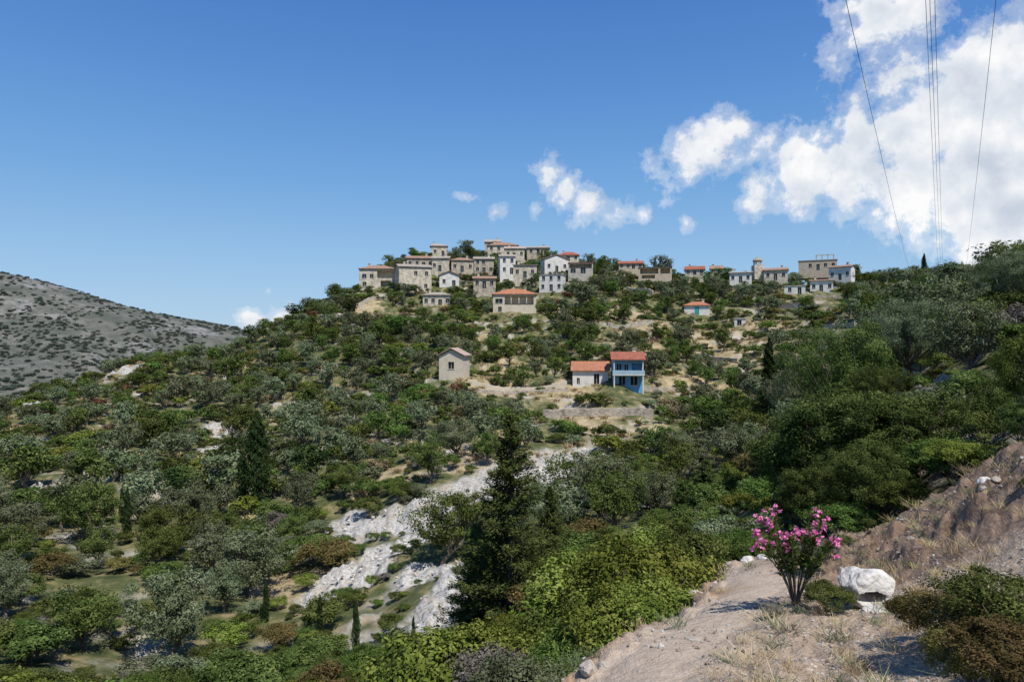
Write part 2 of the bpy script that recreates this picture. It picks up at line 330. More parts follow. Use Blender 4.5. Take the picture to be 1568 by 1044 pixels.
shM=[crown_tree(160+i,'shrub_mid',L_maq,2,1.4,.05,60,.33,80,.12,.5,inner=.15,tr=.04,base=.25) for i in range(4)]
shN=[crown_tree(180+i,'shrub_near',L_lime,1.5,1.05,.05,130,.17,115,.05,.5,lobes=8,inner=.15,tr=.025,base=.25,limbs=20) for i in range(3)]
def fam(l,lm): return [recol(m,lm) for m in l]
LIB={
 'olF':olF,'greenTF':fam(olF,L_green),'darkTF':fam(olF,L_dark),'maqTF':fam(olF,L_maq),
 'shF':shF,'limeF':fam(shF,L_lime),'greenF':fam(shF,L_green),'dryF':fam(shF,L_dry),'brownF':fam(shF,L_brown),'oliveSF':fam(shF,L_olive),'redF':fam(shF,L_red),'farF':fam(shF,L_far),'oakF':fam(shF,L_oak),
 'olM':olM,'darkTM':fam(olM,L_dark),'maqTM':fam(olM,L_maq),'shM':shM,'limeM':fam(shM,L_lime),'greenM':fam(shM,L_green),'greyM':fam(shM,L_grey),'oliveSM':fam(shM,L_olive),'brownM':fam(shM,L_brown),'oakM':fam(shM,L_oak),
 'limeN':shN,'maqN':fam(shN,L_maq),'greenN':fam(shN,L_green),'greyN':fam(shN,L_grey),'brownN':fam(shN,L_brown),'dryN':fam(shN,L_dry),'oliveN':fam(shN,L_olive)}
NAT={'olF':5,'greenTF':5,'darkTF':5,'maqTF':5,'olM':4.5,'darkTM':4.5,'maqTM':4.5}
def nat(k): return NAT.get(k,1.5 if k.endswith('N') else 2)
# ---------------------------------------------------------------- buildings
def wallmat(name,c,var=.25,stone=False,sc=2.2):
    m,nt=mat(name); tc=N(nt,'ShaderNodeTexCoord'); p=tc.outputs['Object']; a=noise(nt,p,.9,5,.65); 
    dk=tuple(x*(1-var*1.4) for x in c); lt=tuple(min(.85,x*(1+var*.5)) for x in c)
    col=ramp(nt,a,[(.32,dk),(.5,c),(.68,lt)])
    if stone:
        v=N(nt,'ShaderNodeTexVoronoi'); v.inputs['Scale'].default_value=sc; mp=N(nt,'ShaderNodeMapping'); mp.inputs['Scale'].default_value=(1,1,1.8)
        nt.links.new(p,mp.inputs[0]); nt.links.new(mp.outputs[0],v.inputs['Vector'])
        s=N(nt,'ShaderNodeSeparateColor'); nt.links.new(v.outputs['Color'],s.inputs[0])
        col=mixc(nt,.75,col,ramp(nt,s.outputs[0],[(0,(.66,.63,.58)),(1,(1.2,1.17,1.12))]),'MULTIPLY')
        finish(nt,col,.95,v.outputs['Distance'],.6,.06)
    else: finish(nt,col,.9,noise(nt,p,8,4),.25,.02)
    return m
W_st=wallmat('stone_wall_mat',(.50,.44,.355),.3,True); W_st2=wallmat('pale_stone_mat',(.62,.56,.46),.28,True); W_wh=wallmat('whitewash_mat',(.74,.71,.64),.18)
W_cr=wallmat('cream_plaster',(.64,.56,.43),.12); W_bl=wallmat('blue_plaster',(.17,.37,.56),.15); W_tan=wallmat('tan_plaster',(.54,.45,.33),.15); W_con=wallmat('concrete_mat',(.48,.44,.38),.2)
W_lb=wallmat('pale_blue_plaster',(.38,.53,.62),.1)
def roofmat(name,c):
    m,nt=mat(name); tc=N(nt,'ShaderNodeTexCoord'); p=tc.outputs['Object']; a=noise(nt,p,1.6,5,.7)
    col=ramp(nt,a,[(.3,tuple(x*.6 for x in c)),(.55,c),(.75,tuple(min(.8,x*1.35) for x in c))])
    w=N(nt,'ShaderNodeTexWave'); w.inputs['Scale'].default_value=1.3; w.inputs['Distortion'].default_value=.3; nt.links.new(p,w.inputs['Vector'])
    col=mixc(nt,.35,col,ramp(nt,w.outputs[1],[(0,(.55,.5,.5)),(1,(1,1,1))]),'MULTIPLY')
    finish(nt,col,.9,w.outputs[1],.5,.06); return m
R_or=roofmat('orange_tiles',(.46,.20,.11)); R_rd=roofmat('red_tiles',(.36,.13,.085)); R_old=roofmat('weathered_tiles',(.36,.23,.165)); R_gr=roofmat('stone_slate_roof',(.40,.35,.29)); R_pk=roofmat('faded_tiles',(.50,.37,.30))
Wn,nt=mat('window_glass'); finish(nt,(.02,.025,.03),.15,spec=.5)
Wd,nt=mat('dark_wood'); tcw=N(nt,'ShaderNodeTexCoord'); finish(nt,ramp(nt,noise(nt,tcw.outputs['Object'],4),[(.3,(.06,.035,.02)),(.7,(.16,.09,.05))]),.7)
Wf,nt=mat('frame_paint'); finish(nt,(.5,.48,.44),.6)
Wt,nt=mat('turquoise_paint'); finish(nt,(.05,.35,.36),.5)
HS=[]
def pymesh(name,v,f,mats,mi=None):
    me=bpy.data.meshes.new(name); me.from_pydata([tuple(map(float,a)) for a in v],[],f)
    for m in mats: me.materials.append(m)
    if mi: me.polygons.foreach_set('material_index',mi)
    me.update(); return me
def boxm(v,f,x0,x1,y0,y1,z0,z1):
    b=len(v); v+= [(x0,y0,z0),(x1,y0,z0),(x1,y1,z0),(x0,y1,z0),(x0,y0,z1),(x1,y0,z1),(x1,y1,z1),(x0,y1,z1)]
    f+=[(b,b+3,b+2,b+1),(b+4,b+5,b+6,b+7),(b,b+1,b+5,b+4),(b+1,b+2,b+6,b+5),(b+2,b+3,b+7,b+6),(b+3,b,b+4,b+7)]
def facade(wv,wf,gv,gf,fv,ff,o,xd,nd,w,h,ops,z0=-2.5):
    o=np.array(o,float);xd=np.array(xd,float);nd=np.array(nd,float);zd=np.array([0,0,1.])
    xs=sorted({0,w,*[a for op in ops for a in op[:2]]}); zs=sorted({z0,h,*[a for op in ops for a in op[2:4]]})
    def P(x,z,dp=0): return tuple(o+xd*x+zd*z-nd*dp)
    def quad(V_,F_,ps): b=len(V_); V_+=ps; F_.append((b,b+1,b+2,b+3))
    for i in range(len(xs)-1):
        for j in range(len(zs)-1):
            cx=(xs[i]+xs[i+1])/2; cz=(zs[j]+zs[j+1])/2
            if any(op[0]<cx<op[1] and op[2]<cz<op[3] for op in ops): continue
            quad(wv,wf,[P(xs[i],zs[j]),P(xs[i+1],zs[j]),P(xs[i+1],zs[j+1]),P(xs[i],zs[j+1])])
    for op in ops:
        a,b,c,d=op[:4]; dp=op[4] if len(op)>4 else .22
        quad(wv,wf,[P(a,c),P(a,c,dp),P(a,d,dp),P(a,d)]); quad(wv,wf,[P(b,c),P(b,d),P(b,d,dp),P(b,c,dp)])
        quad(wv,wf,[P(a,c),P(b,c),P(b,c,dp),P(a,c,dp)]); quad(wv,wf,[P(a,d),P(a,d,dp),P(b,d,dp),P(b,d)])
        if dp<1:
            quad(gv,gf,[P(a,c,dp),P(b,c,dp),P(b,d,dp),P(a,d,dp)])
            if c>.2:
                quad(fv,ff,[P(a-.1,c-.12,-.06),P(b+.1,c-.12,-.06),P(b+.1,c,-.06),P(a-.1,c,-.06)]); quad(fv,ff,[P(a-.1,c,-.06),P(b+.1,c,-.06),P(b+.1,c,0),P(a-.1,c,0)])
            mx=(a+b)/2; quad(fv,ff,[P(mx-.04,c,dp-.05),P(mx+.04,c,dp-.05),P(mx+.04,d,dp-.05),P(mx-.04,d,dp-.05)])
        else: quad(wv,wf,[P(a,c,dp),P(b,c,dp),P(b,d,dp),P(a,d,dp)])
def house(name,px,py,wpx,hpx,wm,rm,roof='gable',cols=3,rows=None,yaw=0,dep=None,d=None,rise=.28,ops=None,chim=True,ow=.9,oh=1.2,door=True,extra=None,side=True,clear=.3):
    if d is None: x,y=sight(px,py,60)
    else: x,y=U(px)*d,d
    k=y/F; w=wpx*k; h=hpx*k; D=dep or max(4.5,w*.7)
    x,y=x*(1+D*.45/y),y+D*.45
    z=h1(x,y-D*.5); zc=V(py)*(y-D*.45)
    z=zc if abs(zc-z)<5 else z
    ang=-math.atan2(x,y)+math.radians(yaw)
    E=empty(name,(x,y,z),(0,0,ang)); HS.append((x,y,max(w,D)*.62,px,wpx,V(py),V(py)+hpx/F,y,clear))
    wv,wf,gv,gf,fv,ff=[],[],[],[],[],[]
    rows=rows or max(1,round(h/2.9)); fh=h/rows
    def mk(W_,nc,dr):
        o=[]
        for r_ in range(rows):
            for c_ in range(nc):
                cx=W_*(c_+.5)/nc+random.uniform(-.15,.15); ww=min(ow,W_/nc*.55)
                if dr and r_==0 and c_==nc//2: o.append((cx-.5,cx+.5,.02,min(2.1,fh*.85)))
                elif random.random()<.9:
                    zz=r_*fh+fh*.34; o.append((cx-ww/2,cx+ww/2,zz,min(zz+oh,h-.25)))
        return o
    fo=ops(w,h) if ops else mk(w,cols,door)
    so=mk(D,max(1,round(D/3.5)),False) if side else []
    facade(wv,wf,gv,gf,fv,ff,(-w/2,-D/2,0),(1,0,0),(0,-1,0),w,h,fo)
    facade(wv,wf,gv,gf,fv,ff,(w/2,-D/2,0),(0,1,0),(1,0,0),D,h,so)
    facade(wv,wf,gv,gf,fv,ff,(-w/2,D/2,0),(0,-1,0),(-1,0,0),D,h,so)
    facade(wv,wf,gv,gf,fv,ff,(w/2,D/2,0),(-1,0,0),(0,1,0),w,h,[])
    rv,rf=[],[]; o=.35; a,b=w/2+o,D/2+o; e0=h+.005; e1=h+.14
    if roof=='gable':
        r_=rise*D; rv+=[(-a,-b,e1-.12),(a,-b,e1-.12),(a,b,e1-.12),(-a,b,e1-.12),(-a,-b,e1),(a,-b,e1),(a,b,e1),(-a,b,e1),(-a,0,e1+r_),(a,0,e1+r_),(-a,0,e1+r_-.12),(a,0,e1+r_-.12)]
        rf+=[(4,5,9,8),(6,7,8,9),(0,10,11,1),(3,2,11,10),(0,1,5,4),(2,3,7,6),(0,4,8,10),(10,8,7,3),(1,11,9,5),(11,2,6,9)]
        bb=len(wv); s=(r_)*(D/2)/(b); wv+=[(w/2,-D/2,h),(w/2,D/2,h),(w/2,0,h+s),(-w/2,-D/2,h),(-w/2,D/2,h),(-w/2,0,h+s)]; wf+=[(bb,bb+1,bb+2),(bb+4,bb+3,bb+5)]
    elif roof=='front':
        r_=rise*w; rv+=[(-a,-b,e1-.12),(a,-b,e1-.12),(a,b,e1-.12),(-a,b,e1-.12),(-a,-b,e1),(a,-b,e1),(a,b,e1),(-a,b,e1),(0,-b,e1+r_),(0,b,e1+r_),(0,-b,e1+r_-.12),(0,b,e1+r_-.12)]
        rf+=[(5,6,9,8),(7,4,8,9),(1,10,11,2),(0,3,11,10),(1,5,8,10),(4,0,10,8),(2,11,9,6),(3,7,9,11),(1,2,6,5),(3,0,4,7)]
        bb=len(wv); s=r_*(w/2)/a; wv+=[(-w/2,-D/2,h),(w/2,-D/2,h),(0,-D/2,h+s),(-w/2,D/2,h),(w/2,D/2,h),(0,D/2,h+s)]; wf+=[(bb,bb+1,bb+2),(bb+4,bb+3,bb+5)]
    elif roof=='hip':
        r_=rise*min(w,D); i=min(a,b)*.95; rx=max(a-i,.05) if a>=b else .05; ry=max(b-i,.05) if b>a else 0
        rv+=[(-a,-b,e0),(a,-b,e0),(a,b,e0),(-a,b,e0),(-a,-b,e1),(a,-b,e1),(a,b,e1),(-a,b,e1),(-rx,-ry,e1+r_),(rx,-ry,e1+r_),(rx,ry+.01,e1+r_),(-rx,ry+.01,e1+r_)]
        rf+=[(3,2,1,0),(0,1,5,4),(1,2,6,5),(2,3,7,6),(3,0,4,7),(4,5,9,8),(5,6,10,9),(6,7,11,10),(7,4,8,11),(8,9,10,11)]
    elif roof=='shed':
        r_=rise*D; rv+=[(-a,-b,e0),(a,-b,e0),(a,b,e0+r_),(-a,b,e0+r_),(-a,-b,e1),(a,-b,e1),(a,b,e1+r_),(-a,b,e1+r_)]
        rf+=[(3,2,1,0),(0,1,5,4),(1,2,6,5),(2,3,7,6),(3,0,4,7),(4,5,6,7)]
        bb=len(wv); wv+=[(w/2,-D/2,h),(w/2,D/2,h),(w/2,D/2,h+r_*.9),(-w/2,-D/2,h),(-w/2,D/2,h),(-w/2,D/2,h+r_*.9)]; wf+=[(bb,bb+1,bb+2),(bb+4,bb+3,bb+5),(bb+1,bb+4,bb+5,bb+2)]
    elif roof=='flat':
        boxm(rv,rf,-w/2-.15,w/2+.15,-D/2-.15,D/2+.15,e0,h+.2)
    if roof=='ruin':
        for t in range(7):
            xx=-w/2+ (t+.0)*w/7; boxm(wv,wf,xx+.01,xx+w/7-.01,-D/2+.01,-D/2+.45,h+.003,h+.05+random.uniform(0,.9))
            boxm(wv,wf,xx+.01,xx+w/7-.01,D/2-.45,D/2-.01,h+.003,h+.05+random.uniform(.2,1.2))
    obj('walls',pymesh('walls',wv,wf,[wm]),parent=E)
    if gv: obj('windows',pymesh('windows',gv,gf,[Wn]),parent=E)
    if fv: obj('window_frames',pymesh('frames',fv,ff,[Wf]),parent=E)
    if rv: obj('roof',pymesh('roof',rv,rf,[rm]),parent=E)
    if chim and roof in('gable','hip','shed'):
        cv,cf=[],[]; cx=random.choice([-.28,.25])*w; boxm(cv,cf,cx-.3,cx+.3,.2,.8,h+.1,h+rise*min(D,w)*.5+1.25); boxm(cv,cf,cx-.4,cx+.4,.1,.9,h+rise*min(D,w)*.5+1.27,h+rise*min(D,w)*.5+1.4)
        obj('chimney',pymesh('chimney',cv,cf,[W_st2]),parent=E)
    if extra: extra(E,w,h,D)
    return E
def part(E,name,boxes,m):
    v,f=[],[]
    for b in boxes: boxm(v,f,*b)
    obj(name,pymesh(name,v,f,[m]),parent=E)
def veranda(w,h): return [(.6,w*.22,h*.52,h*.52+1.2),(w*.27,w*.94,h*.48,h-.35,1.8),(w*.12,w*.2,.3,1.6)]
def ver_x(E,w,h,D):
    part(E,'balcony_posts',[(-w/2+w*t-.1,-w/2+w*t+.1,-D/2+.05,-D/2+.25,h*.48,h-.34) for t in (.42,.6,.78)],W_wh)
    part(E,'balcony_rail',[(-w/2+w*.27,w/2-w*.06,-D/2-.1,-D/2-.03,h*.48+.0,h*.48+.15),(-w/2+w*.27,w/2-w*.06,-D/2-.1,-D/2-.05,h*.48+.85,h*.48+.92)],Wd)
def porch_r(w,h): return [(w*.08,w*.2,h*.5,h*.5+1.2),(w*.3,w*.4,h*.5,h*.5+1.2),(w*.5,w*.97,h*.5,h-.4,2.0),(w*.6,w*.9,.1,h*.36,1.5),(w*.1,w*.2,.5,1.6)]
def blue_ops(w,h): return [(w*.62,w*.95,h*.53,h*.88,1.2),(w*.12,w*.27,h*.53,h*.86),(w*.38,w*.5,h*.6,h*.84),(w*.2,w*.4,.5,1.9),(w*.58,w*.8,.5,1.9)]
def blue_x(E,w,h,D):
    part(E,'balcony',[(-w/2-.1,w/2+.1,-D/2-1.2,-D/2-.01,h*.46,h*.50)],W_wh)
    part(E,'balcony_parapet',[(-w/2-.1,w/2+.1,-D/2-1.2,-D/2-1.08,h*.503,h*.64)],W_lb)
    part(E,'posts',[(-w/2+.05+t*(w-.3),-w/2+.25+t*(w-.3),-D/2-1.15,-D/2-.95,-1.5,h*.457) for t in (0,1)]+[(-w/2+.05+t*(w-.3),-w/2+.2+t*(w-.3),-D/2-1.15,-D/2-1.0,h*.645,h+.0) for t in (0,1)],W_wh)
    part(E,'awning',[(-w/2-.2,w/2+.2,-D/2-1.35,-D/2-.37,h+.003,h+.1)],R_rd)
def turq(E,w,h,D): part(E,'door',[(-.5,.5,-D/2-.05,-D/2-.01,0.02,2.1)],Wt)
L=[
 ('stone_house',580,440,54,28,W_st2,R_old,'hip',3,dict(ops=porch_r,rise=.18,yaw=-8)),
 ('stone_house',633,447,50,38,W_st2,R_gr,'gable',3,dict(rise=.15,yaw=10)),
 ('white_house',688,440,30,18,W_wh,R_pk,'front',2,dict(rise=.22)),
 ('stone_house',643,411,40,15,W_st,R_old,'gable',4,dict(rise=.18,d=222)),
 ('stone_house',676,416,26,20,W_st2,R_gr,'gable',3,dict(rise=.2,d=220,yaw=-10)),
 ('stone_house',707,417,34,18,W_st,R_old,'hip',3,dict(rise=.2,d=221,yaw=6)),
 ('stone_house',672,393,25,16,W_st2,R_pk,'hip',2,dict(d=244,rise=.2)),
 ('stone_house',741,419,30,22,W_st,R_gr,'gable',3,dict(rise=.2,d=222)),
 ('whitewashed_house',776,420,24,27,W_wh,R_gr,'gable',2,dict(rise=.18,d=216,yaw=8)),
 ('stone_house',770,387,46,11,W_st2,R_old,'hip',4,dict(rise=.2,d=252,rows=1)),
 ('stone_house',755,377,24,6,W_st,R_gr,'gable',2,dict(d=262,rows=1)),
 ('stone_house',788,396,30,15,W_st2,R_pk,'gable',3,dict(rise=.2,d=245)),
 ('stone_house',804,426,36,20,W_st2,R_gr,'shed',3,dict(rise=.1,d=206)),
 ('stone_house',742,442,34,15,W_st,R_old,'gable',3,dict(rise=.18,d=194)),
 ('stone_house',670,470,42,18,W_st2,R_gr,'hip',4,dict(rise=.16,rows=1,yaw=-6,clear=.15)),
 ('veranda_house',788,479,66,28,W_cr,R_or,'hip',4,dict(ops=veranda,extra=ver_x,rise=.2,clear=.1)),
 ('white_house',849,417,38,20,W_wh,R_pk,'front',3,dict(rise=.2,d=222,yaw=15)),
 ('stone_house',871,400,30,9,W_st2,R_rd,'hip',3,dict(d=240,rows=1)),
 ('stone_house',824,391,34,11,W_st,R_gr,'gable',3,dict(d=248,rows=1,rise=.15)),
 ('white_house',846,446,36,25,W_wh,R_gr,'flat',3,dict(d=196,yaw=-12)),
 ('terrace_house',889,419,38,16,W_con,R_rd,'flat',3,dict(d=216,ops=lambda w,h:[(w*.05,w*.95,h*.5,h-.3,2.2),(w*.1,w*.3,.2,1.6),(w*.5,w*.7,.02,2)])),
 ('stone_house',966,412,36,8,W_tan,R_rd,'gable',4,dict(d=232,rows=1,rise=.2)),
 ('terrace_house',1003,427,50,17,W_tan,Wd,'flat',3,dict(d=216,ops=lambda w,h:[(w*.05,w*.6,h*.45,h-.3,2.2),(w*.66,w*.95,h*.45,h-.3,2.0),(w*.1,w*.5,.1,h*.36,1.5)])),
 ('white_cottage',1067,482,38,14,W_wh,R_or,'hip',3,dict(rows=1,rise=.22,extra=turq,clear=.0)),
 ('garden_shed',1133,499,16,11,W_wh,W_con,'flat',1,dict(rows=1,chim=False,clear=.0)),
 ('stone_house',1064,421,28,8,W_st2,R_rd,'gable',3,dict(rows=1,d=225)),
 ('stone_house',1097,418,18,6,W_st2,R_old,'gable',2,dict(rows=1,d=228)),
 ('white_house',1134,433,32,15,W_wh,R_gr,'gable',3,dict(d=215,rise=.1)),
 ('stone_house',1188,429,34,15,W_st2,R_old,'gable',3,dict(d=218,rise=.18)),
 ('village_hall',1252,414,54,15,W_tan,R_gr,'flat',5,dict(d=226)),
 ('stone_house',1289,429,32,20,W_wh,R_old,'gable',3,dict(d=214,rise=.15,yaw=-15)),
 ('plastered_house',1217,451,30,13,W_wh,W_con,'flat',2,dict(d=198,rows=1)),
 ('stone_house',1258,447,32,17,W_wh,R_old,'shed',3,dict(d=202,rise=.15)),
 ('ruined_house',1270,470,38,14,W_st,R_gr,'ruin',3,dict(d=190)),
 ('stone_house',1376,447,30,8,W_st2,R_gr,'gable',3,dict(d=212,rows=1)),
 ('stone_house',1538,432,44,11,W_st,R_gr,'gable',3,dict(d=170,rows=1)),
 ('red_roofed_house',1455,432,22,6,W_tan,R_rd,'gable',2,dict(d=190,rows=1)),
 ('gabled_shed',696,581,38,36,W_cr,R_pk,'front',1,dict(rise=.3,dep=5,ops=lambda w,h:[(w*.38,w*.62,h*.45,h*.75)],rows=1,side=False,yaw=-14,chim=False,clear=.0)),
 ('tile_roofed_shed',904,590,54,22,W_wh,R_or,'shed',2,dict(rise=.28,dep=5,rows=1,ops=lambda w,h:[(w*.12,w*.2,.2,1.3),(w*.6,w*.75,.05,2.0)],side=False,chim=False,clear=.0)),
 ('blue_house',960,594,46,43,W_bl,R_rd,'gable',2,dict(rise=.2,dep=6,ops=blue_ops,extra=blue_x,yaw=4,clear=.0)),
]
for nm,px,py,w,h,wm,rm,rf,cl,kw in L: house(nm,px,py,w,h,wm,rm,rf,cl,**kw)
def lathe(prof,n=14):
    v=[];f=[]
    for r_,z_ in prof:
        for k in range(n): v.append((r_*math.cos(2*math.pi*k/n),r_*math.sin(2*math.pi*k/n),z_))
    for i in range(len(prof)-1):
        for k in range(n): f.append((i*n+k,i*n+(k+1)%n,(i+1)*n+(k+1)%n,(i+1)*n+k))
    return v,f
d=222; bx,by=U(1160)*d,d; bz=V(414)*d
E=empty('bell_tower',(bx,by,bz)); part(E,'base',[(-1.5,1.5,-1.5,1.5,-3,1.6)],W_st2)
v,f=[],[]
for k in range(8):
    a=2*math.pi*k/8; boxm(v,f,1.15*math.cos(a)-.18,1.15*math.cos(a)+.18,1.15*math.sin(a)-.18,1.15*math.sin(a)+.18,1.6,2.9)
obj('columns',pymesh('cols',v,f,[W_st2]),parent=E)
v,f=lathe([(.01,2.9),(1.55,2.9),(1.6,3.1),(1.35,3.5),(.9,3.9),(.35,4.2),(.05,4.6),(.01,4.9)]); obj('dome',pymesh('dome',v,f,[R_gr]),parent=E)
E=bpy.data.objects['village_hall']; hk=15*226/F; ww=54*226/F
part(E,'roof_terrace',[(ww*t,ww*t+.35,-2,-1.65,hk+.2,hk+1.9) for t in (-.05,.1,.25,.4)]+[(-.05*ww,ww*.43,-2.05,-1.6,hk+1.9,hk+2.1)],W_tan)
WM=wallmat('drystone_mat',(.46,.41,.35),.35,True,3.0)
def wall(name,p,q_,h,t=.5,m=WM,nseg=24):
    (x0,y0),(x1,y1)=p,q_; v=[];f=[]
    dx,dy=x1-x0,y1-y0; l=math.hypot(dx,dy); nx,ny=-dy/l*t/2,dx/l*t/2
    ts=np.linspace(0,1,nseg+1); xs=x0+dx*ts; ys=y0+dy*ts; zs=H(xs,ys); zz=np.convolve(np.pad(zs,3,'edge'),np.ones(7)/7,'valid')
    for i in range(nseg+1):
        tz=zz[i]+h+random.uniform(-.08,.08)
        v+=[(xs[i]-nx,ys[i]-ny,zz[i]-2.5),(xs[i]+nx,ys[i]+ny,zz[i]-2.5),(xs[i]+nx,ys[i]+ny,tz),(xs[i]-nx,ys[i]-ny,tz)]
    for i in range(nseg):
        a=i*4;b=a+4
        for k in range(4): f.append((a+k,b+k,b+(k+1)%4,a+(k+1)%4))
    f+=[(0,1,2,3),(4*nseg+3,4*nseg+2,4*nseg+1,4*nseg)]
    obj(name,pymesh(name,v,f,[m]))
for a,b,h,m in (((720,590),(868,590),.9,W_cr),((718,600),(870,598),.6,WM),((832,640),(1000,640),1.2,WM),((1075,545),(1130,556),.9,WM),((1130,575),(1250,592),1.6,WM),((985,596),(1060,600),.8,WM),((1130,470),(1235,470),1.0,WM),((960,445),(1000,455),1.4,WM),((1240,500),(1310,498),.9,WM),((930,500),(1000,498),1,WM),((540,470),(600,455),.9,WM)):
    p=sight(*a,60); q2=sight(*b,60); wall('stone_retaining_wall',p,q2,h,m=m)
    pm=784+F*(p[0]+q2[0])/(p[1]+q2[1]); HS.append((p[0],p[1],.5,pm,abs(b[0]-a[0])*.8,V(a[1]),V(a[1])+h/p[1],(p[1]+q2[1])/2,.3))
# ---------------------------------------------------------------- scatter on the hillside
def blocked(x,y,z,hgt,wid):
    px=784+F*x/y; tv=(z+hgt)/y
    for (hx,hy,hr,hpx,hw,v0,v1,hd,cl_) in HS:
        if (x-hx)**2+(y-hy)**2<(hr+wid*.3)**2: return True
        if y<hd and abs(px-hpx)<hw*.5+wid*.5*F/y and tv>v0+(v1-v0)*cl_ and (z/y)<v1 and y>hd*.55: return True
    return False
P_olive=empty('olive_grove'); P_maq=empty('hillside_scrub'); P_grass=empty('dry_grass'); P_far=empty('mountain_scrub')
used={}
def tooclose(x,y,r):
    c=4.0; i,j=int(x//c),int(y//c)
    for a in range(i-1,i+2):
        for b in range(j-1,j+2):
            for (p,q_,s) in used.get((a,b),()):
                if (p-x)**2+(q_-y)**2<((r+s)*.5)**2: return True
    used.setdefault((i,j),[]).append((x,y,r)); return False
def put(key,x,y,hgt,parent,name=None,wf=1.0,sink=.1,z=None):
    me=random.choice(LIB[key]); s=hgt/nat(key)
    z=h1(x,y) if z is None else z
    return obj(name or key,me,(x,y,z-sink*s),(random.uniform(-.06,.06),random.uniform(-.06,.06),random.uniform(0,6.28)),(s*wf,s*wf,s),parent)
def hero(name,me,nath,px,d,top,wf=1.0,rot=0,sink=.05,keep=None):
    x,y=U(px)*d,d; z=h1(x,y); s=(V(top)*d-z)/nath
    if keep: HS.append((x,y,.6,px,keep,z/y,V(top),y,.2))
    used.setdefault((int(x//4),int(y//4)),[]).append((x,y,2.0*s)); return obj(name,me,(x,y,z-sink),(0,0,rot),(s*wf,s*wf,s))
firA=fir(7,'fir_mesh',7.2,1.95,leaf=.13,dens=.85); firB=fir(8,'fir_mesh2',7.2,2.3,leaf=.14,dens=.85)
hero('fir_tree',firA,7.2,781,25,632,1.1); hero('fir_tree',firB,7.2,842,29,742,1.0,2)
hero('fir_tree',firB,7.2,728,27,800,1.1,1)
firC=fir(9,'pine_mesh',6,2.4,lm=L_dark,leaf=.18,dens=.7); firD=fir(10,'pine_mesh2',6,2.6,lm=L_fir,leaf=.18,dens=.7)
hero('pine_tree',firD,6,1080,48,702,1.2,1); hero('pine_tree',firD,6,1045,45,735,1.1,2); hero('pine_tree',firC,6,1115,50,718,1.0,3)
cyA=cypress(1,'cypress_mesh',10,1.15); cyB=cypress(2,'cypress_mesh2',10,.8)
x,y=sight(394,778,40); hero('cypress_tree',cyA,10,394,y,630,1.5,keep=40); hero('cypress_tree',cyA,10,372,y+2,690,1.4,1,keep=30)
x,y=sight(1178,640,60); hero('cypress_tree',cyB,10,1178,y,518,1.6,keep=30)
hero('cypress_tree',cyB,10,1415,205,388,1.6); hero('cypress_tree',cyB,10,195,62,745,1.2,keep=20)
for px,t,b in ((407,885,952),(545,915,1000),(490,910,975),(633,940,985),(187,745,800)):
    x,y=sight(px,b,25); hero('cypress_tree',cyB,10,px,y,t,1.1,keep=14)
bigA=crown_tree(301,'big_olive_mesh',L_olive,9,5.2,1.5,230,.72,190,.145,.38,lobes=9,inner=.3,tr=.28,limbs=26)
bigB=crown_tree(302,'big_olive_mesh2',L_olive,8,4.6,1.2,220,.64,180,.135,.38,lobes=9,inner=.35,tr=.22,limbs=26)
bigC=crown_tree(303,'holm_oak_mesh',L_oak,5.5,3.7,.2,300,.42,190,.09,.5,lobes=10,inner=.2,tr=.16,limbs=24,base=.3)
bigD=crown_tree(304,'broadleaf_mesh',L_green,6,3.4,.8,200,.5,170,.11,.55,lobes=8,inner=.3,tr=.18,limbs=20)
bigBm=recol(bigB,L_maq)
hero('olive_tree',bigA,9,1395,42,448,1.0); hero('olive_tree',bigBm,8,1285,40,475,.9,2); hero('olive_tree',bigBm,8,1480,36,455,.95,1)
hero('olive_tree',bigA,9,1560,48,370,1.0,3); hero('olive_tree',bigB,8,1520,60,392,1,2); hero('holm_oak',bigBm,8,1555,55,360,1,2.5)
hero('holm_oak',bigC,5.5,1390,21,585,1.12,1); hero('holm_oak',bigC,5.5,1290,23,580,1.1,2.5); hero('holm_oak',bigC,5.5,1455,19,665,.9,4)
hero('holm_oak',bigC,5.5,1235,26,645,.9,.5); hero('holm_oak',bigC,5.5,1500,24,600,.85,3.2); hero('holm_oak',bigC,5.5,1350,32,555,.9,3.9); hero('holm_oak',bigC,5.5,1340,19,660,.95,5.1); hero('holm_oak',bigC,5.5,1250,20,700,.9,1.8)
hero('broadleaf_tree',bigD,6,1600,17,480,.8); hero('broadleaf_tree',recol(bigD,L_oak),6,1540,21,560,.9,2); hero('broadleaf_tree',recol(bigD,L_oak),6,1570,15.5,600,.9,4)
hero('olive_tree',bigB,8,1225,52,530,.85,4)
